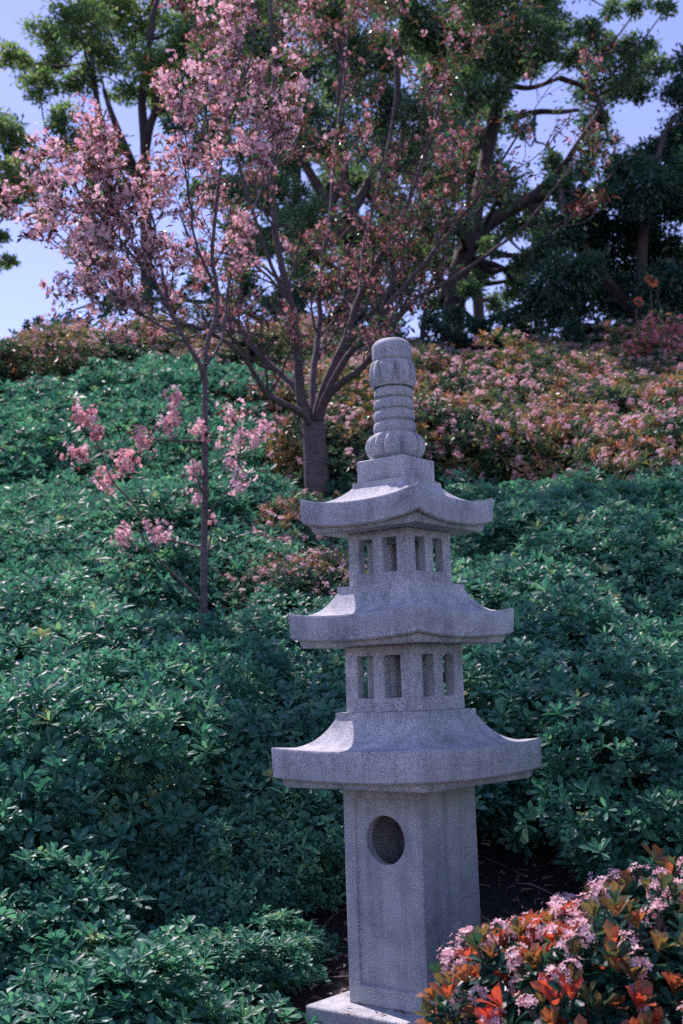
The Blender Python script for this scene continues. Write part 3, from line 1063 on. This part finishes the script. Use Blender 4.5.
# ------------------------------------------------------------------ trees beyond the crest
def clump_tree(name, label, Y, stems, clumps, mat, seed, leafL=.085, dens=1.0, group='trees beyond the crest', extra=None, spread=1.2):
    rng = np.random.default_rng(seed)
    bk, lf = MB(), MB()
    s0 = stems[0][0][0]
    b0 = at(s0[0], s0[1], Y)
    gz_ = float(H(b0[0], Y))
    e = empty(name, (b0[0], Y, gz_))
    loc_ = np.array([b0[0], Y, gz_])
    tag(e, label, 'tree', group)
    nodes = []
    for si, (pp, r0, r1) in enumerate(stems):
        P_ = [at(x, y, Y + (rng.uniform(-.3, .3) if k else 0)) for k, (x, y) in enumerate(pp)]
        if si == 0:
            P_ = [np.array([P_[0][0], Y, gz_ - .2])] + P_
        q, r_ = smooth_line(P_, list(np.linspace(r0, r1, len(P_))), 5)
        add_tube(bk, q, r_, 8)
        nodes.append(np.concatenate([q, r_[:, None]], 1))
    nodes = np.concatenate(nodes)
    PP, DD = [], []
    for (x, y, rp) in clumps:
        yy = Y + rng.uniform(-spread, spread)
        c = at(x, y, yy); rad = rp / FPX * Y
        low = nodes[nodes[:, 2] < c[2] + .3]
        if len(low) == 0: low = nodes
        k = low[np.argmin(np.linalg.norm(low[:, :3] - c, axis=1) + .0)]
        a = k[:3]
        mid = (a + c) / 2 + rng.normal(0, .12, 3)
        r1 = max(.02, min(k[3] * .6, .07))
        q, r_ = smooth_line([a, mid, c], [r1, r1 * .7, r1 * .35], 4)
        add_tube(bk, q, r_, 6)
        ns = 12
        for s in range(ns):
            o = nrm(rng.normal(size=3)) * rad * rng.uniform(.45, 1.05) * np.array([1.1, 1.1, .8])
            sc_ = c + o
            add_tube(bk, [c - o * .1, c + o * .5 + rng.normal(0, .04, 3), sc_], [r1 * .35, r1 * .2, .005], 3)
            n = int(rad * rad * 620 * dens) + 8
            pp_ = sc_ + rng.normal(0, 1, (n, 3)) * rad * np.array([.26, .26, .19])
            PP.append(pp_); DD.append(nrm(pp_ - c + rng.normal(0, rad * .8, (n, 3))))
    PP = np.concatenate(PP); DD = np.concatenate(DD)
    n = len(PP)
    L = leafL * rng.uniform(.7, 1.3, n)
    ph = np.sin(PP[:, 0] * 3 + seed) * np.sin(PP[:, 2] * 3.7) * .12
    add_leaves(lf, PP, DD, nrm(rng.normal(0, .7, (n, 3)) + np.array([0, 0, 1])), L, L * .45, np.clip(rng.normal(.48, .2, n) + ph, 0, 1), False)
    link('trunk', bk.mesh('trunk', M_BARKD, True, loc_), e)
    link('crown', lf.mesh('crown', mat, False, loc_), e)
    if extra: extra(e, loc_, rng)
    print(name, n)
    return e


clump_tree('camphor_tree', 'airy olive green tree standing against the sky at top left', 19,
           [([(147, 345), (146, 220), (145, 145), (142, 95), (150, 40), (160, -20)], .13, .04),
            ([(146, 200), (136, 172), (122, 140), (112, 115), (104, 90)], .09, .04),
            ([(140, 180), (110, 150), (100, 120), (92, 62), (88, 30)], .08, .03),
            ([(145, 150), (152, 120), (170, 80), (185, 40)], .09, .03),
            ([(112, 152), (85, 150), (60, 146), (50, 140)], .06, .03)],
           [(12, 58, 14), (24, 70, 16), (48, 34, 20), (40, 88, 17), (62, 62, 20), (80, 22, 24), (84, 80, 18), (108, 50, 26), (104, 14, 24), (140, 20, 28),
            (150, 62, 24), (182, 30, 26), (190, 78, 20), (128, 90, 16), (66, 118, 15), (80, 140, 15), (62, 146, 10), (96, 150, 9), (160, 100, 15), (170, -20, 30), (120, -25, 30), (70, -20, 25), (210, -5, 25), (118, 148, 6)],
           M_CAMPH, 21, .085, 1.5)
clump_tree('camphor_tree', 'olive green tree leaning into the picture at the left edge', 18,
           [([(-70, 345), (-60, 240), (-50, 170), (-45, 120)], .2, .07), ([(-55, 200), (-20, 190), (0, 165), (20, 185), (38, 190)], .08, .03), ([(-50, 230), (-25, 215), (0, 222)], .05, .02)],
           [(10, 128, 15), (22, 150, 15), (14, 172, 14), (36, 176, 12), (26, 192, 11), (6, 205, 12), (46, 184, 8), (-15, 130, 25), (-30, 170, 30), (-5, 236, 10), (8, 262, 8), (-30, 230, 20), (-60, 110, 35), (-70, 160, 35), (-4, 190, 14)],
           M_CAMPH, 22, .085, 1.5)
clump_tree('evergreen_tree', 'dark green tree showing between the limbs of the thick cherry', 17,
           [([(352, 360), (350, 260), (345, 180), (340, 100), (345, 20)], .12, .04), ([(348, 240), (320, 190), (290, 140), (260, 90), (235, 60)], .09, .03), ([(347, 220), (375, 170), (395, 110), (400, 50)], .09, .03), ([(350, 280), (310, 250), (275, 215)], .06, .02)],
           [(215, 60, 22), (228, 108, 20), (178, 122, 13), (258, 30, 28), (298, 70, 28), (330, 20, 32), (252, 150, 22), (320, 130, 30), (370, 60, 32), (388, 112, 28), (282, 200, 24), (340, 190, 28),
            (398, 170, 26), (405, 20, 32), (302, 262, 20), (352, 252, 24), (240, 225, 14), (300, -10, 30), (370, -20, 35), (240, -15, 25), (270, 110, 20), (385, 225, 18), (205, 150, 18), (225, 190, 18), (310, 225, 22), (365, 270, 18), (410, 260, 20), (420, 215, 18), (262, 245, 16), (325, 290, 16), (390, 300, 16), (415, 120, 22), (345, 60, 25), (270, 60, 20)],
           M_MID, 23, .085, 1.7)
clump_tree('oak_tree', 'big dark oak with crooked bare limbs at the top right of centre', 18,
           [([(452, 372), (455, 300), (466, 250), (490, 222), (527, 200), (548, 196)], .21, .09),
            ([(462, 255), (478, 200), (490, 140), (505, 84), (530, 66), (552, 58), (575, 62)], .14, .05),
            ([(520, 72), (524, 30), (530, -20)], .07, .04),
            ([(505, 84), (530, 88), (560, 78)], .05, .03),
            ([(505, 120), (537, 112), (560, 112), (578, 110)], .06, .03),
            ([(560, 78), (590, 90), (602, 110), (608, 140)], .05, .02),
            ([(535, 112), (534, 130), (536, 142)], .03, .015),
            ([(527, 200), (560, 170), (580, 140), (600, 110)], .07, .03),
            ([(445, 300), (430, 240), (425, 160), (430, 80), (440, 10)], .09, .04),
            ([(420, 372), (424, 320), (432, 280)], .05, .03)],
           [(432, 30, 28), (466, 28, 30), (508, 16, 30), (545, 12, 24), (482, 92, 22), (520, 38, 24), (545, 44, 18), (448, 80, 26), (440, 130, 24), (470, 60, 24), (498, 120, 15), (520, 128, 10), (428, 175, 22),
            (602, 52, 22), (640, 46, 18), (656, 66, 13), (602, 92, 24), (640, 92, 14), (592, 122, 17), (625, 72, 22), (600, 142, 12), (610, 10, 10), (640, 4, 13), (665, 10, 9), (565, 28, 12), (590, 30, 12),
            (460, -20, 35), (520, -30, 35), (590, -30, 25), (460, 175, 20), (490, 165, 14), (470, 290, 10), (520, 262, 14), (490, 250, 10), (550, 165, 12), (455, 215, 18), (500, 195, 13), (530, 225, 18), (515, 290, 14), (545, 255, 18), (440, 260, 14), (560, 185, 14), (480, 140, 16), (585, 165, 14), (575, 55, 14), (500, 60, 20)],
           M_MID, 24, .085, 1.5)


clump_tree('background_tree', 'pale green tree far behind the oak, seen through its gaps', 24,
           [([(480, 372), (478, 300), (470, 220), (475, 140), (480, 60)], .16, .05), ([(478, 260), (520, 220), (545, 200)], .07, .03), ([(474, 240), (440, 200), (420, 180)], .07, .03)],
           [(470, 150, 22), (500, 180, 20), (530, 200, 18), (440, 190, 22), (420, 150, 22), (455, 110, 22), (490, 100, 18), (480, 60, 26), (520, 60, 20), (430, 60, 26), (500, 230, 20), (550, 225, 16), (455, 240, 18), (425, 250, 18),
            (575, 205, 14), (600, 190, 14), (480, 270, 14), (520, 275, 14), (550, 260, 16), (400, 220, 20), (410, 280, 16), (500, 305, 12), (540, 300, 14), (465, 10, 30), (530, 5, 22), (440, 300, 10), (560, 175, 12)],
           M_MID, 28, .10, 1.2)
clump_tree('background_tree', 'pale green tree far behind the thick cherry, seen through its gaps', 23,
           [([(300, 372), (300, 280), (296, 200), (300, 120), (300, 40)], .16, .05), ([(298, 240), (260, 200), (235, 180)], .07, .03), ([(298, 220), (340, 180), (370, 150)], .07, .03)],
           [(300, 150, 24), (270, 180, 22), (240, 190, 20), (340, 170, 24), (370, 140, 24), (300, 100, 26), (260, 90, 24), (340, 80, 26), (380, 60, 26), (230, 70, 26), (215, 130, 18), (210, 20, 26), (260, 10, 28), (320, 10, 28), (380, 0, 28),
            (310, 230, 22), (350, 230, 22), (270, 240, 18), (380, 200, 20), (320, 280, 18), (360, 280, 18), (240, 270, 14), (280, 300, 14), (175, 60, 24), (190, 100, 18), (205, 190, 14), (385, 255, 18)],
           M_MID, 29, .10, 1.2)


def rust(e, loc_, rng):
    mb = MB()
    pts = [at(548, 214, 15.4), at(572, 208, 15.3), at(598, 203, 15.3), at(622, 194, 15.3)]
    PPr = np.concatenate([pts[k] + (pts[k + 1] - pts[k]) * rng.uniform(0, 1, (170, 1)) + rng.normal(0, .045, (170, 3)) for k in range(1, 3)])
    add_leaves(mb, PPr, nrm(rng.normal(0, .5, PPr.shape) + np.array([-1, 0, -.2])), nrm(rng.normal(0, .6, PPr.shape) + np.array([0, 0, 1])), .10, .03, rng.uniform(0, 1, len(PPr)), False)
    q = link('rusty_branch', mb.mesh('rusty_branch', M_RUST, False, loc_), e)
    q['label'] = 'rust red dead foliage on one branch'


clump_tree('evergreen_tree', 'dense very dark evergreen filling the right edge above the flowers', 16.3,
           [([(640, 370), (640, 300), (645, 220), (655, 170), (665, 130)], .12, .03), ([(640, 320), (600, 270), (570, 220), (560, 190)], .08, .03), ([(640, 330), (680, 280), (700, 230)], .08, .03), ([(640, 340), (580, 325), (530, 330)], .06, .02)],
           [(662, 148, 26), (690, 110, 30), (690, 190, 32), (642, 190, 28), (604, 205, 22), (572, 195, 14), (562, 232, 24), (604, 250, 30), (650, 245, 32), (694, 262, 34), (552, 280, 22), (592, 300, 30), (640, 305, 32), (690, 315, 34),
            (528, 328, 16), (560, 345, 24), (610, 350, 26), (660, 358, 28), (500, 345, 15), (474, 342, 12), (740, 180, 45), (750, 270, 45), (735, 340, 40), (625, 165, 14), (700, 60, 22), (585, 270, 20), (622, 280, 24), (660, 200, 26), (545, 305, 20), (520, 350, 16), (540, 255, 14), (575, 325, 22), (625, 235, 24), (670, 290, 26), (690, 150, 26), (615, 180, 18), (590, 222, 20), (680, 345, 26), (630, 335, 24)],
           M_DARK, 25, .08, 2.4, extra=rust)
clump_tree('evergreen_tree', 'low dark tree on the crest behind the two cherry trunks', 16.6,
           [([(300, 370), (298, 340), (280, 300)], .10, .04), ([(299, 350), (340, 320), (390, 312)], .05, .02), ([(299, 352), (360, 345), (450, 345), (520, 352)], .04, .02), ([(299, 345), (240, 310), (180, 300), (120, 298)], .05, .02)],
           [(330, 325, 20), (370, 318, 18), (400, 335, 16), (250, 296, 18), (282, 315, 22), (218, 312, 18), (180, 306, 14), (145, 305, 13), (110, 306, 11), (420, 345, 12), (300, 290, 16), (350, 345, 20), (200, 285, 12), (262, 335, 20), (80, 322, 9), (440, 350, 14), (465, 340, 14), (490, 352, 14), (515, 345, 15), (540, 352, 14), (430, 322, 10), (400, 290, 12), (365, 290, 14), (425, 300, 9), (455, 318, 11), (478, 325, 10), (505, 322, 12), (528, 318, 12), (440, 330, 12), (345, 305, 16), (60, 325, 9), (35, 328, 8), (160, 288, 12)],
           M_DARK, 26, .08, 1.1)


def bush_of(name, label, px, py, Y, rad, mat_l, mat_f, n_fl, fr, seed, group=None, clumps=6):
    rng = np.random.default_rng(seed)
    c = at(px, py, Y); gz_ = float(H(c[0], Y))
    loc_ = np.array([c[0], Y, gz_])
    e = empty(name, tuple(loc_)); tag(e, label, 'flowering shrub', group)
    tw, lf, fl = MB(), MB(), MB()
    for k in range(clumps):
        cc = c + rng.normal(0, 1, 3) * rad * np.array([.6, .4, .5])
        pts, r_ = smooth_line([loc_ + np.array([0, 0, -.05]), (loc_ + cc) / 2 + rng.normal(0, .06, 3), cc], [.02, .012, .005], 4)
        add_tube(tw, pts, r_, 5)
        P = cc + rng.normal(0, 1, (90, 3)) * rad * .3
        add_leaves(lf, P, nrm(rng.normal(size=P.shape)), nrm(rng.normal(0, .6, P.shape) + np.array([0, 0, 1])), .07, .026, rng.uniform(.1, .8, 90), False)
        C = cc + rng.normal(0, 1, (n_fl, 3)) * rad * .26
        if n_fl <= 3:
            for c1 in C:
                b1 = MB(); add_flowers(b1, rng, c1[None], nrm(np.array([[rng.normal(0, .3), -1, .2]])), fr, rng.uniform(0, 1, 1), 7, .5, .8)
                link('flower', b1.mesh('flower', mat_f, False, loc_), e)
            continue
        add_flowers(fl, rng, C, nrm(C - cc + np.array([0, -.05, .05])), fr * rng.uniform(.8, 1.2, n_fl), rng.uniform(0, 1, n_fl))
    link('branches', tw.mesh('branches', M_TWIG, True, loc_), e)
    link('foliage', lf.mesh('foliage', mat_l, False, loc_), e)
    if fl.n: link('flowers', fl.mesh('flowers', mat_f, False, loc_), e)


bush_of('flowering_shrub', 'deep pink flowering bush at the right edge under the dark evergreen', 668, 345, 13.4, .27, M_HAW, M_HOTP, 60, .03, 41, clumps=9)
bush_of('flowering_shrub', 'small plant with a few round orange blooms in front of the dark evergreen', 652, 286, 14.9, .12, M_DARK, M_ORANGE, 2, .075, 42, clumps=3)
